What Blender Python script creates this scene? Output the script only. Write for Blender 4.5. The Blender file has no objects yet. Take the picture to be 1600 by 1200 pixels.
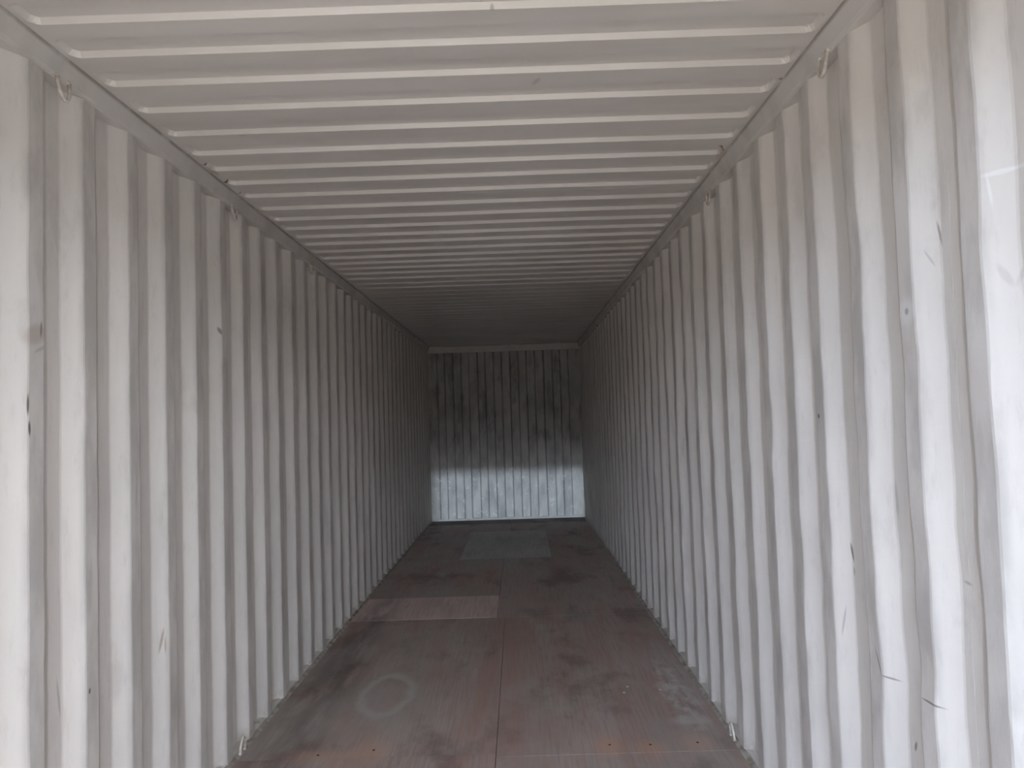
import bpy, bmesh, math, random
from mathutils import Vector, Matrix, noise

S = bpy.context.scene
COL = S.collection
R = math.radians

# ------------------------------------------------------------------ camera
cam_d = bpy.data.cameras.new('camera')
cam = bpy.data.objects.new('camera', cam_d); COL.objects.link(cam)
cam_d.sensor_fit = 'HORIZONTAL'; cam_d.sensor_width = 36.0
cam_d.lens = 1174.76 / 1600 * 36.0
cam_d.clip_start = 0.02; cam_d.clip_end = 400
RT = Vector((0.99946957, 0.00802422, -0.03156247))
DN = Vector((-0.03189212, 0.04495255, -0.99847993))
FW = Vector((-0.00659321, 0.99895690, 0.04518461))
m = Matrix.Identity(4)
for i in range(3):
    m[i][0] = RT[i]; m[i][1] = -DN[i]; m[i][2] = -FW[i]
m[0][3], m[1][3], m[2][3] = 0.1959, 0.0, 1.5482
cam.matrix_world = m
S.camera = cam

# ------------------------------------------------------------------ light and exposure
S.view_settings.view_transform = 'Standard'
S.view_settings.look = 'None'
S.view_settings.gamma = 1.0
S.view_settings.use_curve_mapping = False
S.view_settings.exposure = -0.07
S.cycles.max_bounces = 16
S.cycles.diffuse_bounces = 12
S.cycles.glossy_bounces = 6

SKY = 13.6
w = bpy.data.worlds.new('sky'); S.world = w; w.use_nodes = True
nt = w.node_tree; nt.nodes.clear()
def N(t, **k):
    n = nt.nodes.new(t)
    for a, b in k.items(): setattr(n, a, b)
    return n
tc = N('ShaderNodeTexCoord')
sx = N('ShaderNodeSeparateXYZ'); nt.links.new(tc.outputs['Generated'], sx.inputs[0])
mr = N('ShaderNodeMapRange'); mr.inputs[1].default_value = 0.0; mr.inputs[2].default_value = 1.0
nt.links.new(sx.outputs['Z'], mr.inputs[0])
cr = N('ShaderNodeValToRGB'); nt.links.new(mr.outputs[0], cr.inputs[0])
cr.color_ramp.elements[0].color = (1.27, 1.47, 1.78, 1)
cr.color_ramp.elements[1].color = (0.22, 0.27, 0.35, 1)
e = cr.color_ramp.elements.new(0.42); e.color = (0.58, 0.66, 0.78, 1)
# the sky is a little brighter on the side where the hazy sun stands
mx = N('ShaderNodeMapRange'); mx.inputs[1].default_value = -1.0; mx.inputs[2].default_value = 1.0
mx.inputs[3].default_value = 1.35; mx.inputs[4].default_value = 0.75
nt.links.new(sx.outputs['X'], mx.inputs[0])
vm = N('ShaderNodeVectorMath', operation='SCALE')
nt.links.new(cr.outputs[0], vm.inputs[0]); nt.links.new(mx.outputs[0], vm.inputs['Scale'])
cool = N('ShaderNodeMix', data_type='RGBA'); fx = N('ShaderNodeMapRange'); fx.inputs[1].default_value = -0.7; fx.inputs[2].default_value = 0.7
nt.links.new(sx.outputs['X'], fx.inputs[0]); nt.links.new(fx.outputs[0], cool.inputs[0])
cool.inputs[6].default_value = (0.87, 0.97, 1.10, 1); cool.inputs[7].default_value = (1.12, 1.0, 0.88, 1)
vt = N('ShaderNodeVectorMath', operation='MULTIPLY'); nt.links.new(vm.outputs[0], vt.inputs[0]); nt.links.new(cool.outputs[2], vt.inputs[1])
bg = N('ShaderNodeBackground'); bg.inputs['Strength'].default_value = SKY
nt.links.new(vt.outputs[0], bg.inputs['Color'])
wo = N('ShaderNodeOutputWorld'); nt.links.new(bg.outputs[0], wo.inputs[0])

sun_d = bpy.data.lights.new('low_hazy_sun', 'SUN')
sun_d.energy = 1.0; sun_d.angle = R(1.0); sun_d.color = (0.70, 0.86, 1.0)
sun = bpy.data.objects.new('low_hazy_sun', sun_d); COL.objects.link(sun)
el, az = R(8.75), R(0.2)
d = Vector((math.sin(az) * math.cos(el), math.cos(az) * math.cos(el), -math.sin(el)))   # travelling direction
sun.rotation_euler = d.to_track_quat('-Z', 'Y').to_euler()
sun.location = (-0.3, -6, 3)

# ------------------------------------------------------------------ materials
class Mat:
    """small node helper, everything is driven by the real position of the surface"""
    def __init__(s, name):
        s.m = bpy.data.materials.new(name); s.m.use_nodes = True
        s.t = s.m.node_tree
        s.b = s.t.nodes['Principled BSDF']
        g = s.t.nodes.new('ShaderNodeNewGeometry'); s.pos = g.outputs['Position']
        sp = s.t.nodes.new('ShaderNodeSeparateXYZ'); s.t.links.new(s.pos, sp.inputs[0])
        s.x, s.y, s.z = sp.outputs
    def put(s, sock, v):
        if isinstance(v, (int, float)): sock.default_value = v
        elif isinstance(v, tuple): sock.default_value = v if len(v) == 4 else (*v, 1)
        else: s.t.links.new(v, sock)
    def math(s, op, a, b=0.0, c=0.0, clamp=False):
        n = s.t.nodes.new('ShaderNodeMath'); n.operation = op; n.use_clamp = clamp
        s.put(n.inputs[0], a); s.put(n.inputs[1], b)
        if op in ('MULTIPLY_ADD',): s.put(n.inputs[2], c)
        return n.outputs[0]
    def noise(s, scale=(1, 1, 1), sc=1.0, detail=4, rough=0.55, off=(0, 0, 0)):
        mp = s.t.nodes.new('ShaderNodeMapping'); s.t.links.new(s.pos, mp.inputs[0])
        mp.inputs['Scale'].default_value = scale; mp.inputs['Location'].default_value = off
        n = s.t.nodes.new('ShaderNodeTexNoise'); s.t.links.new(mp.outputs[0], n.inputs['Vector'])
        n.inputs['Scale'].default_value = sc; n.inputs['Detail'].default_value = detail
        n.inputs['Roughness'].default_value = rough
        return n.outputs['Fac']
    def step(s, v, lo, hi, a=0.0, b=1.0):
        n = s.t.nodes.new('ShaderNodeMapRange'); n.interpolation_type = 'SMOOTHSTEP'
        s.put(n.inputs[0], v); n.inputs[1].default_value = lo; n.inputs[2].default_value = hi
        n.inputs[3].default_value = a; n.inputs[4].default_value = b
        return n.outputs[0]
    def mix(s, f, a, b):
        n = s.t.nodes.new('ShaderNodeMix'); n.data_type = 'RGBA'
        s.put(n.inputs[0], f); s.put(n.inputs[6], a); s.put(n.inputs[7], b)
        return n.outputs[2]
    def spot(s, u, v, u0, v0, a, b, ang=0.0, soft=0.5, amount=1.0):
        """an elongated stain or scratch in the plane u,v"""
        ca, sa = math.cos(ang), math.sin(ang)
        du = s.math('SUBTRACT', u, u0); dv = s.math('SUBTRACT', v, v0)
        p = s.math('ADD', s.math('MULTIPLY', du, ca / a), s.math('MULTIPLY', dv, sa / a))
        q = s.math('ADD', s.math('MULTIPLY', du, -sa / b), s.math('MULTIPLY', dv, ca / b))
        r = s.math('SQRT', s.math('ADD', s.math('MULTIPLY', p, p), s.math('MULTIPLY', q, q)))
        return s.step(r, 1 - soft, 1 + soft * 0.6, amount, 0.0)
    def bump(s, h, dist=0.002, strength=0.5):
        n = s.t.nodes.new('ShaderNodeBump'); n.inputs['Strength'].default_value = strength
        n.inputs['Distance'].default_value = dist
        s.put(n.inputs['Height'], h); s.t.links.new(n.outputs[0], s.b.inputs['Normal'])
    def done(s, col, rough=0.5, metal=0.0, spec=0.5):
        s.put(s.b.inputs['Base Color'], col); s.put(s.b.inputs['Roughness'], rough)
        s.b.inputs['Metallic'].default_value = metal
        s.b.inputs['Specular IOR Level'].default_value = spec
        return s.m

PAINT = (0.715, 0.68, 0.64)

def paint_wall(name, inner_dirt, marks, seed):
    M = Mat(name)
    base = M.mix(M.step(M.noise((1, 1.0, 0.35), 2.3, 5, 0.6, (seed, 0, 0)), 0.38, 0.62), PAINT, (0.655, 0.625, 0.59))
    # grime rubbed on the flats that stand proud into the load space
    ax = M.math('ABSOLUTE', M.x)
    proud = M.step(ax, 1.174, 1.190, 1.0, 0.0)
    cloud = M.step(M.noise((1, 3.0, 1.1), 2.4, 6, 0.62, (0, seed, 3)), 0.40, 0.62)
    base = M.mix(M.math('MULTIPLY', M.math('MULTIPLY', proud, M.math('MULTIPLY_ADD', cloud, 0.95, 0.40)), inner_dirt), base, (0.30, 0.285, 0.27))
    # a fine, broken general grime
    fine = M.step(M.noise((1, 6, 1.4), 5, 6, 0.7, (3, seed, 0)), 0.5, 0.8)
    base = M.mix(M.math('MULTIPLY', fine, 0.32), base, (0.38, 0.36, 0.33))
    smudge = M.step(M.noise((1, 2.2, 1.0), 3.2, 6, 0.65, (5, 2 * seed, 1)), 0.56, 0.70)
    base = M.mix(M.math('MULTIPLY', smudge, 0.20), base, (0.33, 0.30, 0.275))
    low = M.math('MULTIPLY', M.step(M.z, 0.0, 0.10, 1.0, 0.0), M.step(M.noise((1, 4, 4), 6, 4), 0.42, 0.62))
    base = M.mix(M.math('MULTIPLY', low, 0.55), base, (0.42, 0.37, 0.29))
    for (y, z, a, b, ang, amt, colr) in marks:
        base = M.mix(M.spot(M.y, M.z, y, z, a, b, ang, 0.5, amt), base, colr)
    M.bump(M.noise((1, 1, 0.5), 9, 4, 0.5), 0.004, 0.35)
    return M.done(base, M.step(M.noise((1, 1, 1), 4), 0.3, 0.7, 0.40, 0.58))

DK = (0.10, 0.085, 0.075); BR = (0.22, 0.15, 0.09); GY = (0.30, 0.29, 0.28); WH = (0.86, 0.87, 0.88)
M_LEFT = paint_wall('cream_paint_left', 0.34, [
    (2.098, 1.629, 0.030, 0.004, 1.55, 0.9, DK), (2.103, 1.562, 0.022, 0.005, 1.6, 0.95, DK),
    (2.90, 0.742, 0.045, 0.006, 1.35, 0.55, BR), (2.915, 0.72, 0.03, 0.004, 1.6, 0.45, BR), (2.155, 1.847, 0.024, 0.005, 1.5, 0.7, DK),
    (2.152, 1.79, 0.03, 0.006, 0.4, 0.45, GY), (2.13, 1.83, 0.05, 0.03, 0.3, 0.35, BR),
    (3.479, 1.997, 0.02, 0.01, 2.2, 0.7, DK), (2.691, 1.328, 0.07, 0.006, 1.5, 0.4, GY),
    (2.391, 0.734, 0.010, 0.006, 1.5, 0.9, DK), (2.29, 0.751, 0.06, 0.005, 1.7, 0.5, GY),
    (2.40, 1.05, 0.09, 0.012, 1.5, 0.3, GY),
    (3.33, 1.52, 0.03, 0.006, 1.5, 0.6, WH)], 1.0)
M_RIGHT = paint_wall('cream_paint_right', 0.36, [
    (2.348, 1.10, 0.030, 0.005, 1.4, 0.8, DK), (2.342, 1.045, 0.014, 0.004, 1.5, 0.6, DK),
    (2.138, 0.838, 0.042, 0.003, 1.15, 0.75, DK), (2.096, 0.806, 0.030, 0.003, 3.1, 0.6, DK),
    (2.021, 0.655, 0.016, 0.006, 2.0, 0.7, DK),
    (2.388, 0.883, 0.05, 0.004, 1.8, 0.5, GY), (1.866, 0.825, 0.046, 0.003, 3.07, 0.75, DK),
    (1.748, 1.138, 0.016, 0.004, 0.1, 0.6, GY), (1.525, 2.020, 0.034, 0.006, 0.05, 0.5, WH),
    (1.46, 2.017, 0.050, 0.005, 0.05, 0.4, WH), (1.546, 1.99, 0.036, 0.0035, 1.45, 0.45, WH),
    (1.527, 1.807, 0.03, 0.008, 1.1, 0.22, GY), (1.50, 1.80, 0.022, 0.006, 2.0, 0.2, GY), (1.878, 1.783, 0.009, 0.009, 0, 0.9, DK),
    (1.878, 1.783, 0.035, 0.035, 0, 0.3, WH), (2.468, 1.523, 0.008, 0.008, 0, 0.9, DK),
    (1.777, 1.955, 0.030, 0.003, 1.4, 0.6, DK), (1.80, 1.90, 0.025, 0.003, 1.1, 0.4, GY),
    (2.05, 1.30, 0.05, 0.008, 1.5, 0.3, GY)], 7.0)

def paint_end():
    M = Mat('cream_paint_end')
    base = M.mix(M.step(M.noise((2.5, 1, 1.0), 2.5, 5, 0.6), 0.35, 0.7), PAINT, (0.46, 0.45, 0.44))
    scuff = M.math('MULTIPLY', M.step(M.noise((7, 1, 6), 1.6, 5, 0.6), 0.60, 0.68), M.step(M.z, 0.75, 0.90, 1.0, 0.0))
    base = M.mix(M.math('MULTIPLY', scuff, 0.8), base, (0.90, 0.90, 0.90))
    dirt_and_shade = M.math('MULTIPLY', M.step(M.noise((5, 1, 1.6), 1.4, 5, 0.6, (4, 0, 2)), 0.48, 0.66), M.step(M.z, 0.85, 1.1))
    base = M.mix(M.math('MULTIPLY', M.math('MULTIPLY_ADD', dirt_and_shade, 0.45, 0.5), M.step(M.z, 0.7, 1.3)), base, (0.24, 0.225, 0.21))  # even darkening of the upper wall is painted shade, on top of dirt patches
    M.bump(M.noise((1, 1, 1), 6, 3), 0.01, 0.4)
    return M.done(base, 0.42)
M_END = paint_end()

def paint_roof():
    M = Mat('cream_paint_roof')
    base = M.mix(M.step(M.noise((0.5, 2.5, 1), 1.8, 5, 0.6), 0.35, 0.7), (0.70, 0.665, 0.63), (0.62, 0.59, 0.555))
    for (x, y, a, b, an, am, c) in [(-1.128, 3.217, 0.013, 0.010, 0.6, 0.95, (0.05, 0.03, 0.02)), (-1.134, 3.457, 0.012, 0.010, 1.0, 0.95, (0.05, 0.03, 0.02)),
                             (-1.134, 3.63, 0.010, 0.008, 0, 0.7, (0.12, 0.07, 0.05)), (1.122, 3.244, 0.020, 0.008, 0.7, 0.9, (0.08, 0.035, 0.02)),
                             (1.145, 2.557, 0.014, 0.009, 0.5, 0.7, (0.12, 0.06, 0.04)), (0.295, 2.511, 0.012, 0.030, 0.4, 0.35, (0.30, 0.26, 0.23)),
                             (-1.13, 3.30, 0.06, 0.012, 1.5, 0.35, (0.3, 0.2, 0.14)), (1.13, 3.30, 0.07, 0.014, 1.5, 0.4, (0.3, 0.2, 0.14)),
                             (0.16, 2.05, 0.006, 0.006, 0, 0.6, (0.2, 0.18, 0.16)), (-0.85, 2.9, 0.02, 0.006, 0.3, 0.3, (0.3, 0.25, 0.2))]:
        base = M.mix(M.spot(M.x, M.y, x, y, a, b, an, 0.5, am), base, c)
    M.bump(M.noise((0.4, 1.5, 1), 5, 4), 0.003, 0.25)
    return M.done(base, 0.30)
M_ROOF = paint_roof()

def paint_rail():
    M = Mat('cream_paint_rail')
    base = M.mix(M.step(M.noise((1, 1.2, 1), 4, 5), 0.4, 0.7), (0.63, 0.605, 0.575), (0.52, 0.495, 0.465))
    rust = M.math('MULTIPLY', M.step(M.noise((1, 1, 1), 7, 5, 0.65, (0, 2, 0)), 0.66, 0.74), 0.5)
    base = M.mix(rust, base, (0.28, 0.18, 0.12))
    crease_shade = M.math('MULTIPLY', M.step(M.z, 2.674, 2.683), M.step(M.noise((1, 2, 1), 5, 4), 0.25, 0.6, 0.15, 0.6))  # crease shade painted in as a broken grime line along the top edge
    base = M.mix(crease_shade, base, (0.16, 0.14, 0.12))
    return M.done(base, 0.5)
M_RAIL = paint_rail()

def ply(name, tint, worn, seed, dirty=1.0):
    M = Mat(name); tint = tuple(v * 1.13 for v in tint); worn = tuple(v * 1.13 for v in worn)
    n1 = M.step(M.noise((1.3, 0.45, 1), 2.2, 6, 0.6, (seed, 0, 0)), 0.32, 0.70)
    base = M.mix(n1, tint, worn)
    grain = M.noise((26, 0.9, 1), 3.0, 5, 0.6, (0, seed, 0))
    base = M.mix(M.math('MULTIPLY', M.step(grain, 0.40, 0.75), 0.35), base, (0.15, 0.105, 0.09))
    red = M.math('MULTIPLY', M.step(M.noise((3.0, 0.35, 1), 2.0, 5, 0.6, (9, seed, 0)), 0.48, 0.62), 0.50 * dirty)
    base = M.mix(red, base, (0.36, 0.22, 0.18))
    dark = M.math('MULTIPLY', M.step(M.noise((1.6, 0.8, 1), 1.6, 6, 0.62, (2, seed, 5)), 0.50, 0.66), 0.60 * dirty)
    base = M.mix(dark, base, (0.15, 0.11, 0.10))
    # dark drag lane along the left wall, tyre lane, pale ring stain, scuffed wall edge on the right
    lane = M.math('MULTIPLY', M.spot(M.x, M.y, -0.98, 4.5, 0.19, 2.3, 0.0, 0.8, 0.85), M.step(M.noise((5, 1.2, 1), 2, 4), 0.25, 0.6))
    base = M.mix(lane, base, (0.13, 0.095, 0.085))
    base = M.mix(M.spot(M.x, M.y, 0.09, 4.5, 0.16, 2.6, 0.0, 0.8, 0.45), base, (0.34, 0.215, 0.18))
    du = M.math('MULTIPLY', M.math('SUBTRACT', M.x, -0.60), 1 / 0.135)
    dv = M.math('MULTIPLY', M.math('SUBTRACT', M.y, 4.36), 1 / 0.30)
    rr = M.math('SQRT', M.math('ADD', M.math('MULTIPLY', du, du), M.math('MULTIPLY', dv, dv)))
    rr = M.math('ADD', rr, M.math('MULTIPLY', M.math('SUBTRACT', M.noise((1, 1, 1), 6, 3), 0.5), 0.5))
    ring = M.math('MULTIPLY', M.step(rr, 0.72, 1.0), M.step(rr, 1.0, 1.32, 1.0, 0.0))
    base = M.mix(M.math('MULTIPLY', ring, 0.55), base, (0.48, 0.47, 0.44))
    base = M.mix(M.spot(M.x, M.y, -0.62, 4.25, 0.34, 0.62, 0.0, 0.8, 0.35), base, (0.33, 0.32, 0.29))
    edge = M.math('MULTIPLY', M.spot(M.x, M.y, 1.03, 4.25, 0.10, 0.55, 0.0, 0.8, 0.9), M.step(M.noise((6, 3, 1), 2.5, 5), 0.42, 0.62))
    base = M.mix(M.math('MULTIPLY', edge, 0.7), base, (0.58, 0.56, 0.54))
    base = M.mix(M.spot(M.x, M.y, 1.02, 3.87, 0.10, 0.06, 0.0, 0.6, 0.5), base, (0.52, 0.50, 0.49))
    for (x, y, a, b, am) in [(0.77, 3.55, 0.075, 0.11, 0.55), (0.577, 3.60, 0.075, 0.12, 0.6), (0.99, 3.60, 0.085, 0.10, 0.6), (-0.537, 3.62, 0.10, 0.13, 0.4), (-0.79, 3.58, 0.16, 0.07, 0.35)]:
        base = M.mix(M.spot(M.x, M.y, x, y, a, b, 0, 0.8, am), base, (0.50, 0.30, 0.22))
    for (x, y) in [(0.738, 4.271), (0.945, 4.30), (0.77, 4.36)]:
        base = M.mix(M.spot(M.x, M.y, x, y, 0.008, 0.012, 0, 0.5, 0.8), base, (0.8, 0.78, 0.75))
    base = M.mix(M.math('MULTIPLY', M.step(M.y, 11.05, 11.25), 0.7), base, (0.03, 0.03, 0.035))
    grey = M.math('MULTIPLY', M.step(M.noise((1.1, 0.7, 1), 1.7, 5, 0.6, (6, 3 + seed, 1)), 0.50, 0.62), 0.28 * dirty)
    base = M.mix(grey, base, (0.37, 0.355, 0.335))
    M.bump(grain, 0.0015, 0.5)
    return M.done(base, M.step(n1, 0, 1, 0.62, 0.80), spec=0.25)
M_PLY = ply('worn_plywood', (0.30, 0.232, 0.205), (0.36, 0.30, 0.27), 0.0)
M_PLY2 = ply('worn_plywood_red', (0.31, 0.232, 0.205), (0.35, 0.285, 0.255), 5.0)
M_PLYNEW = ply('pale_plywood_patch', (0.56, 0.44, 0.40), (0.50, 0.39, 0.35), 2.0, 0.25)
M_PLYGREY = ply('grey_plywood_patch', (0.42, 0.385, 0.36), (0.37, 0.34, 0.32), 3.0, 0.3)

def simple(name, c, rough=0.6, metal=0.0, sc=8, c2=None):
    M = Mat(name)
    return M.done(M.mix(M.step(M.noise((1, 1, 1), sc, 4), 0.35, 0.7), c, c2 or tuple(v * 0.75 for v in c)), rough, metal)
M_CAULK = simple('floor_sealant', (0.42, 0.39, 0.34), 0.7, 0, 12, (0.20, 0.17, 0.14))
M_DARK = simple('dark_steel_angle', (0.05, 0.05, 0.055), 0.6)
M_RING = simple('ring_paint', (0.66, 0.63, 0.59), 0.45, 0, 30, (0.40, 0.33, 0.27))
M_SCREW = simple('rusty_screw', (0.12, 0.06, 0.04), 0.6, 0.6, 60)
M_GROUND = simple('yard_ground', (0.46, 0.385, 0.275), 0.9, 0, 0.6, (0.40, 0.335, 0.24))

# ------------------------------------------------------------------ mesh helpers
def link(name, me, mat, parent=None, smooth=False):
    o = bpy.data.objects.new(name, me); COL.objects.link(o)
    if mat: me.materials.append(mat)
    if parent: o.parent = parent
    if smooth:
        for p in me.polygons: p.use_smooth = True
    return o
def struct(o, label=None, cat=None):
    o['kind'] = 'structure'
    if label: o['label'] = label
    if cat: o['category'] = cat
    return o
def grid_mesh(name, P):
    """P[i][j] -> point ; quads between"""
    me = bpy.data.meshes.new(name); ni, nj = len(P), len(P[0])
    v = [tuple(p) for row in P for p in row]
    f = [(i * nj + j, i * nj + j + 1, (i + 1) * nj + j + 1, (i + 1) * nj + j) for i in range(ni - 1) for j in range(nj - 1)]
    me.from_pydata(v, [], f); me.update(); return me
def prism(name, pts, axis_y, closed=True):
    """cross-section pts (x,z) swept through the list of y values"""
    me = bpy.data.meshes.new(name); n = len(pts); ys = axis_y
    v = [(x, y, z) for y in ys for x, z in pts]
    f = [(k * n + i, k * n + (i + 1) % n, (k + 1) * n + (i + 1) % n, (k + 1) * n + i) for k in range(len(ys) - 1) for i in range(n)]
    f.append(tuple(range(n))[::-1]); f.append(tuple((len(ys) - 1) * n + i for i in range(n)))
    me.from_pydata(v, [], f); me.update()
    bm = bmesh.new(); bm.from_mesh(me); bmesh.ops.recalc_face_normals(bm, faces=bm.faces); bm.to_mesh(me); bm.free()
    return me
def box_mesh(name, a, b, bev=0.0):
    bm = bmesh.new(); bmesh.ops.create_cube(bm, size=1)
    for v in bm.verts:
        v.co = Vector([(a[i] + b[i]) / 2 + v.co[i] * (b[i] - a[i]) for i in range(3)])
    if bev: bmesh.ops.bevel(bm, geom=list(bm.edges), offset=bev, segments=2, affect='EDGES', profile=0.6)
    me = bpy.data.meshes.new(name); bm.to_mesh(me); bm.free(); return me
def tube_mesh(name, pts, rad, n=8, closed=False):
    pts = [Vector(p) for p in pts]; L = len(pts); v = []; f = []
    for i, p in enumerate(pts):
        a = pts[i - 1] if (i or closed) else p; b = pts[(i + 1) % L] if (i < L - 1 or closed) else p
        t = (b - a).normalized(); up = Vector((1, 0, 0)) if abs(t.x) < 0.9 else Vector((0, 1, 0))
        s = t.cross(up).normalized(); u = s.cross(t)
        for k in range(n):
            an = 2 * math.pi * k / n; v.append(p + (s * math.cos(an) + u * math.sin(an)) * rad)
    for i in range(L if closed else L - 1):
        for k in range(n):
            j = (i + 1) % L; f.append((i * n + k, i * n + (k + 1) % n, j * n + (k + 1) % n, j * n + k))
    if not closed:
        f.append(tuple(range(n))[::-1]); f.append(tuple((L - 1) * n + k for k in range(n)))
    me = bpy.data.meshes.new(name); me.from_pydata([tuple(p) for p in v], [], f); me.update()
    bm = bmesh.new(); bm.from_mesh(me); bmesh.ops.recalc_face_normals(bm, faces=bm.faces); bm.to_mesh(me); bm.free()
    return me
def empty(name, loc=(0, 0, 0)):
    o = bpy.data.objects.new(name, None); o.location = loc; o.empty_display_size = 0.1; COL.objects.link(o); return o

HW, H, YD, YE = 1.176, 2.69, -0.41, 11.62

# ------------------------------------------------------------------ side walls: welded sheets of four folds each
def side_wall(name, side, edges, mat, amp, seed):
    root = struct(empty(name, (side * HW, YD, 0)))
    D = 0.036
    edges = list(edges)
    while edges[0] > YD + 0.1: edges.insert(0, edges[0] - 0.278)
    while edges[-1] < YE - 0.15: edges.append(edges[-1] + 0.2785)
    nz = 46
    zs = [0.0 + 2.64 * k / nz for k in range(nz + 1)]
    def wob(y, z, ch):
        far = 1.0
        return amp * far * noise.noise(Vector((y * 3.1 + seed, z * 1.7, ch * 7.3 + seed))) + amp * 0.85 * noise.noise(Vector((y * 5.0, z * 6.5 + seed, ch * 3.1)))
    # folded profile points: (y, depth)
    groups = [edges[i:i + 4] for i in range(0, len(edges), 4)]
    prev = YD
    for gi, g in enumerate(groups):
        prof = []
        for k, e in enumerate(g):
            b = 0.0035
            prof += [(e - 0.068 - b, D), (e - 0.068 + b, D - b * 0.55), (e - b, b * 0.5), (e + b, 0.0),
                     (e + 0.070 - b, 0.0), (e + 0.070 + b, b * 0.5), (e + 0.138 - b, D - b * 0.55), (e + 0.138 + b, D)]
        last = (gi == len(groups) - 1)
        nxt = YE + 0.05 if last else (g[-1] + 0.138 + groups[gi + 1][0] - 0.068) / 2
        prof = [(prev, D + 0.04), (prev, D)] + prof + [(nxt, D), (nxt, D + 0.04)]
        prof = [p for p in prof if YD <= p[0] <= YE + 0.05]
        step = (0.0004 if gi % 2 else 0.0)
        P = []
        for z in zs:
            fade = min(1.0, (z + 0.02) / 0.15, (2.66 - z) / 0.15)
            row = []
            for (y, dd) in prof:
                wy = wob(y, z, 1) * fade; wx = wob(y, z, 2) * fade * 0.7
                row.append((side * (HW + max(dd + step + wx, -0.004)), y + wy if prev + 0.006 < y < nxt - 0.006 else y, z))
            P.append(row)
        link('steel_panel', grid_mesh('steel_panel', P), mat, root)
        prev = nxt
    return root
LE = [2.098, 2.372, 2.651, 2.932, 3.210, 3.489, 3.766, 4.041, 4.306, 4.596, 4.885]
RE = [1.563, 1.842, 2.121, 2.418, 2.663, 2.925, 3.217, 3.506, 3.800, 4.080]
side_wall('wall_left', -1, LE, M_LEFT, 0.0030, 3.0)
side_wall('wall_right', 1, RE, M_RIGHT, 0.0085, 11.0)

# ------------------------------------------------------------------ end wall
def end_wall():
    root = struct(empty('wall_back', (0, YE, 0)))
    lines = [-1.038, -0.920, -0.792, -0.664, -0.546, -0.409, -0.291, -0.163, -0.035, 0.093, 0.221, 0.348, 0.476, 0.614, 0.751, 0.869, 0.996]
    D = 0.045
    cuts = [(-1.19, 0, 6), (None, 6, 12), (None, 12, 17)]
    zs = [0.0, 0.02, 0.04, 0.3, 0.6, 0.9, 1.2, 1.5, 1.8, 2.1, 2.4, 2.57, 2.60]
    x0 = -1.22; dep = 0.0
    for ci, (_, a, b) in enumerate(cuts):
        prof = [(x0, dep)]
        for ln in lines[a:b]:
            nd = D - dep
            prof += [(ln - 0.011, dep), (ln - 0.008, dep * 0.9 + nd * 0.1), (ln + 0.008, dep * 0.1 + nd * 0.9), (ln + 0.011, nd)]
            dep = nd
        x1 = 1.22 if ci == 2 else (lines[b - 1] + lines[b]) / 2
        prof.append((x1, dep))
        P = [[(x + 0.004 * noise.noise(Vector((x * 9, z * 2, 0))), YE + dd, z) for x, dd in prof] for z in zs]
        me = grid_mesh('steel_panel', P)
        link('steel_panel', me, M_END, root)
        x0 = x1
    struct(link('trim_1', box_mesh('trim_1', (-1.22, YE - 0.012, 2.585), (1.22, YE + 0.10, 2.70), 0.004), M_RAIL))
    struct(link('trim_2', box_mesh('trim_2', (-1.22, YE - 0.006, -0.01), (1.22, YE + 0.10, 0.028), 0.003), M_RAIL))
end_wall()

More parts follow.
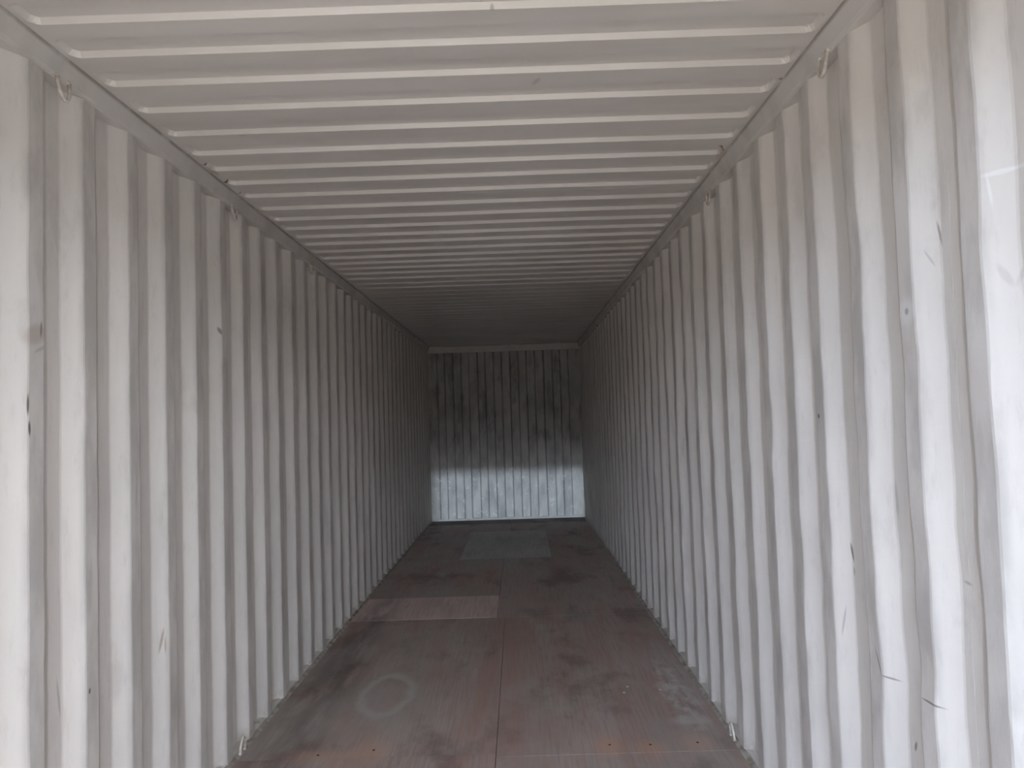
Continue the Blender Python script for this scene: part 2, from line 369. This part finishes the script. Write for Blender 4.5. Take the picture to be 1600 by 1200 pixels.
# ------------------------------------------------------------------ pressed steel roof sheets
def roof():
    root = struct(empty('ceiling', (0, YD, H)))
    lines = [2.031, 2.225, 2.427, 2.643, 2.869, 3.086, 3.284, 3.484, 3.692, 3.918, 4.132, 4.338, 4.540, 4.735, 4.950, 5.155, 5.350, 5.540, 5.735, 5.945, 6.170]
    lines = [l + 0.016 for l in lines]
    while lines[0] > YD + 0.5: lines.insert(0, lines[0] - (0.224 if (23 - len(lines)) % 5 == 3 else 0.203))
    k = 0
    first = min(range(len(lines)), key=lambda i: abs(lines[i] - 2.047))
    while lines[-1] < YE - 0.25:
        lines.append(lines[-1] + (0.224 if (len(lines) - first) % 5 == 4 else 0.203))
    seams = []
    for i in range(len(lines)):
        if (i - first) % 5 == 3 and i + 1 < len(lines): seams.append(lines[i] + 0.045)
    # half width of a pocket across x and its length along y
    xs = [-1.205, -1.165, -1.150, -1.143, -1.137, -1.131, -1.125, -1.119, -1.112, -1.104, -1.09, -1.06, -0.9, -0.6, -0.3, 0.0]
    xs = xs + [-x for x in xs[-2::-1]]
    bounds = [YD] + seams + [YE + 0.03]
    for si in range(len(bounds) - 1):
        a, b = bounds[si], bounds[si + 1]
        here = [l for l in lines if a - 0.001 <= l - 0.05 and l < b]
        ys = {a, b}
        for l in here:
            for t in (0.012, 0.004, 0.001, -0.002, -0.005, -0.010, -0.02, -0.035, -0.055, -0.075, -0.090, -0.098, -0.101, -0.104, -0.107, -0.110, -0.118):
                y = l + t
                if a < y < b: ys.add(round(y, 4))
        ys = sorted(ys)
        P = [[(x, ys[0], H + 0.03) for x in xs]]
        for y in ys:
            row = []
            for x in xs:
                hgt = 0.0
                for l in here:
                    if abs(y - l + 0.05) > 0.09: continue
                    cy, ry = l - 0.053, 0.053; rx = 1.128
                    dep = 0.0175 if l < 5.2 else (0.0175 - 0.0085 * (l - 5.2) / 1.25 if l < 6.45 else 0.0025)
                    r = 0.030
                    qx = abs(x) - (rx - r); qy = abs(y - cy) - (ry - r)
                    sd = math.hypot(max(qx, 0), max(qy, 0)) + min(max(qx, qy), 0) - r   # <0 inside the pressing
                    t = max(0.0, min(1.0, (0.004 - sd) / 0.009)); hgt = max(hgt, dep * (0.75 * t + 0.25 * t * t * (3 - 2 * t)))
                sag = 0.0025 * noise.noise(Vector((x * 1.3, y * 1.1, 4)))
                row.append((x, y, H + hgt + sag + (0.0005 if si % 2 else 0)))
            P.append(row)
        P.append([(x, ys[-1], H + 0.03) for x in xs])
        link('roof_sheet', grid_mesh('roof_sheet', P), M_ROOF, root)
roof()

# ------------------------------------------------------------------ rails, posts, door frame
def rail(name, side):
    pts = [(side * 1.146, H + 0.035), (side * 1.146, H - 0.008), (side * 1.150, H - 0.014), (side * 1.163, H - 0.058), (side * 1.168, H - 0.066), (side * 1.176, H - 0.069), (side * 1.25, H - 0.069), (side * 1.25, H + 0.035)]
    ys = [YD + (YE + 0.05 - YD) * k / 60 for k in range(61)]
    me = prism(name, pts, ys)
    for v in me.vertices:
        v.co.x += 0.0025 * noise.noise(Vector((v.co.y * 2.2, side * 5, 0))); v.co.z += 0.002 * noise.noise(Vector((v.co.y * 2.6, side * 9, 3)))
    return struct(link(name, me, M_RAIL))
rail('trim_3', -1); rail('trim_4', 1)
for nme, side in (('baseboard_left', -1), ('baseboard_right', 1)):
    pts = [(side * 1.180, -0.12), (side * 1.180, 0.006), (side * 1.192, 0.022), (side * 1.26, 0.050), (side * 1.26, -0.12)]
    o = struct(link(nme, prism(nme, pts, [YD, YE + 0.05]), M_RAIL))
    # bead of sealant along the boards, laid unevenly by hand
    c = []
    n = 160
    for k in range(n + 1):
        y = YD + 0.01 + (YE - 0.02 - YD) * k / n
        wv = 0.0035 + 0.0035 * noise.noise(Vector((y * 6, side * 4, 0)))
        c.append([(side * 1.181, y, 0.008 + wv), (side * (1.172 - wv), y, 0.005 + wv * 0.4), (side * (1.163 - wv * 1.5), y, -0.001)])
    link('sealant_bead', grid_mesh('sealant_bead', c), M_CAULK, o)
struct(link('trim_5', box_mesh('trim_5', (-1.25, YD - 0.06, 2.585), (1.25, YD, 2.74), 0.006), M_RAIL))          # door header
struct(link('trim_6', box_mesh('trim_6', (-1.25, YD - 0.12, -0.14), (-1.165, YD - 0.002, 2.74), 0.006), M_RAIL))  # corner posts
struct(link('trim_7', box_mesh('trim_7', (1.165, YD - 0.12, -0.14), (1.25, YD - 0.002, 2.74), 0.006), M_RAIL))
struct(link('trim_8', box_mesh('trim_8', (-1.25, YD - 0.12, -0.14), (1.25, YD, -0.002), 0.006), M_RAIL))         # sill

# ------------------------------------------------------------------ plywood floor, board by board
def floor():
    root = struct(empty('floor', (0, YD, 0)))
    G = 0.0025
    boards = [(-1.172, 0.045, YD + .004, 1.15, M_PLY), (0.045, 1.172, YD + .004, 1.20, M_PLY2),
              (-1.172, 0.045, 1.15, 3.55, M_PLY2), (0.045, 1.172, 1.20, 3.52, M_PLY),
              (-1.172, 0.045, 3.55, 5.94, M_PLY), (0.045, 1.172, 3.52, 5.94, M_PLY),
              (-1.172, -0.015, 5.94, 6.66, M_PLYNEW), (-0.015, 1.172, 5.94, 8.40, M_PLY),
              (-1.172, -0.015, 6.66, 8.40, M_PLY2),
              (-1.172, -0.50, 8.40, 10.40, M_PLY), (-0.50, 0.52, 8.40, 10.40, M_PLYGREY), (0.52, 1.172, 8.40, 10.40, M_PLY2),
              (-1.172, 0.045, 10.40, YE - 0.01, M_PLY), (0.045, 1.172, 10.40, YE - 0.01, M_PLY2)]
    random.seed(4)
    for i, (x0, x1, y0, y1, mt) in enumerate(boards):
        dz = random.uniform(-0.0006, 0.0006)
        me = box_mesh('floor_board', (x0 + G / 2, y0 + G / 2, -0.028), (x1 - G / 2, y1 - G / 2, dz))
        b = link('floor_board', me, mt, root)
        if i in (4, 5):     # countersunk screws across the near end of these two boards
            for (sx_, sy_) in ([(-0.791, 3.589), (-0.537, 3.627)] if i == 4 else [(0.577, 3.610), (0.767, 3.600), (0.99, 3.609)]):
                bm = bmesh.new(); bmesh.ops.create_cone(bm, cap_ends=True, segments=12, radius1=0.008, radius2=0.0055, depth=0.003)
                bmesh.ops.translate(bm, verts=bm.verts, vec=(sx_, sy_, dz + 0.0005))
                sm = bpy.data.meshes.new('screw'); bm.to_mesh(sm); bm.free()
                link('screw', sm, M_SCREW, b)
    # steel cross members the boards rest on
    cm = None
    for k in range(20):
        y = YD + 0.25 + k * 0.60
        if y > YE - 0.1: break
        if cm is None:
            cm = box_mesh('cross_member', (-1.17, -0.03, -0.12), (1.17, 0.03, -0.0285)); cm.materials.append(M_DARK)
        o = bpy.data.objects.new('cross_member', cm); o.location = (0, y - YD, 0); o.parent = root; COL.objects.link(o)
    return root
fl = floor()
# children above carry world-space meshes: cancel the parents' offsets
for o in list(COL.objects):
    if o.parent and o.parent.type == 'EMPTY':
        off = o.parent.location
        if o.name.startswith('cross_member'):
            o.location = Vector((0, o.location.y, 0)) 
        elif o.type == 'MESH':
            o.data.transform(Matrix.Translation(-off))
for o in list(COL.objects):          # screws and sealant sit under mesh parents
    if o.name.startswith('screw'): o.data.transform(Matrix.Translation((0, -YD, 0)))

# ------------------------------------------------------------------ lashing rings welded to the rails
def lashing_ring(side, y, z, label, group, top=True):
    root = empty('lashing_ring', (side * 1.166, y, z)); root['label'] = label; root['category'] = 'ring'; root['group'] = group
    s = -1 if top else 1
    # D shaped bar: two feet at the rail, bowed out away from it, leaning into the room
    pts = []
    for k in range(15):
        a = math.pi * k / 14
        yy = -0.030 * math.cos(a); q = math.sin(a) ** 0.8
        pts.append((-side * (0.002 + 0.006 * q), yy, s * (0.064 * q) - s * 0.004))
    link('ring_bar', tube_mesh('ring_bar', pts, 0.0060, 8), M_RING, root, True)
    for yy in (-0.030, 0.030):
        bm = bmesh.new(); bmesh.ops.create_uvsphere(bm, u_segments=10, v_segments=6, radius=0.010)
        bmesh.ops.scale(bm, verts=bm.verts, vec=(0.8, 1.0, 0.7)); bmesh.ops.translate(bm, verts=bm.verts, vec=(-side * 0.001, yy, -s * 0.006))
        me = bpy.data.meshes.new('weld'); bm.to_mesh(me); bm.free()
        link('weld', me, M_RING, root, True)
    return root
GT = 'lashing rings under the top rails'; GB = 'lashing rings at the floor'
lashing_ring(-1, 2.248, 2.622, 'cream steel lashing ring under left top rail, nearest the camera', GT)
lashing_ring(-1, 3.636, 2.622, 'cream steel lashing ring under left top rail, second from the camera', GT)
lashing_ring(-1, 5.015, 2.622, 'small cream lashing ring under left top rail, third and farthest', GT)
lashing_ring(1, 2.262, 2.622, 'cream steel lashing ring under right top rail, nearest the camera', GT)
lashing_ring(1, 3.640, 2.622, 'cream steel lashing ring under right top rail, second from the camera', GT)
lashing_ring(-1, 3.640, 0.012, 'cream lashing ring at the foot of left wall beside the floor', GB, False)
lashing_ring(1, 3.640, 0.012, 'cream lashing ring at the foot of right wall beside the floor', GB, False)

# ------------------------------------------------------------------ the yard outside the open doors
P = [[(x, y, -0.16 + 0.0) for x in (-60, -20, -5, 0, 5, 20, 60)] for y in (-90, -40, -15, -5, YD - 0.1, 6, 16)]
struct(link('yard_ground', grid_mesh('yard_ground', P), M_GROUND))

# a long unseen wall added across from the doors to block the lowest sky
M_BLOCKER = simple('sky_blocker_surface', (0.17, 0.15, 0.12), 0.9, 0, 1.2, (0.13, 0.11, 0.09))
o = struct(link('sky_blocker', box_mesh('sky_blocker', (-45, -21.0, -0.16), (45, -20.6, 4.1), 0.03), M_BLOCKER))
struct(link('sky_blocker_cap', box_mesh('sky_blocker_cap', (-45, -21.08, 4.1), (45, -20.52, 4.2), 0.02), M_BLOCKER))

# the two doors, unseen, added at angles that shape the light coming in
M_DOOR = simple('door_paint', (0.52, 0.44, 0.36), 0.6, 0, 3, (0.44, 0.37, 0.30))
def door(name, side, ang):
    root = struct(empty(name, (side * 1.215, YD - 0.13, 0)))
    root.rotation_euler.z = ang
    def part(n, a, b, bev=0.004):
        me = box_mesh(n, a, b, bev); link(n, me, M_DOOR, root)
    part('door_frame', (-0.03, -1.15, 0.00), (0.03, 0.0, 0.09)); part('door_frame', (-0.03, -1.15, 2.49), (0.03, 0.0, 2.58))
    part('door_frame', (-0.03, -0.07, 0.09), (0.03, 0.0, 2.49)); part('door_frame', (-0.03, -1.15, 0.09), (0.03, -1.08, 2.49))
    prof = [(-0.07, .012)]
    P = []
    for z in (0.09, 1.3, 2.49):
        row = []
        for k in range(13):
            dd = 0.018 if (k // 2) % 2 else -0.012
            row.append((dd, -0.07 - 1.01 * k / 12, z))
        P.append(row)
    link('door_sheet', grid_mesh('door_sheet', P), M_DOOR, root)
    for yy in (-0.35, -0.80):
        me = tube_mesh('lock_rod', [(side * 0.055, yy, -0.02), (side * 0.055, yy, 1.3), (side * 0.055, yy, 2.60)], 0.014, 8)
        link('lock_rod', me, M_DOOR, root)
door('door_1', -1, R(-14)); door('door_2', 1, R(78))
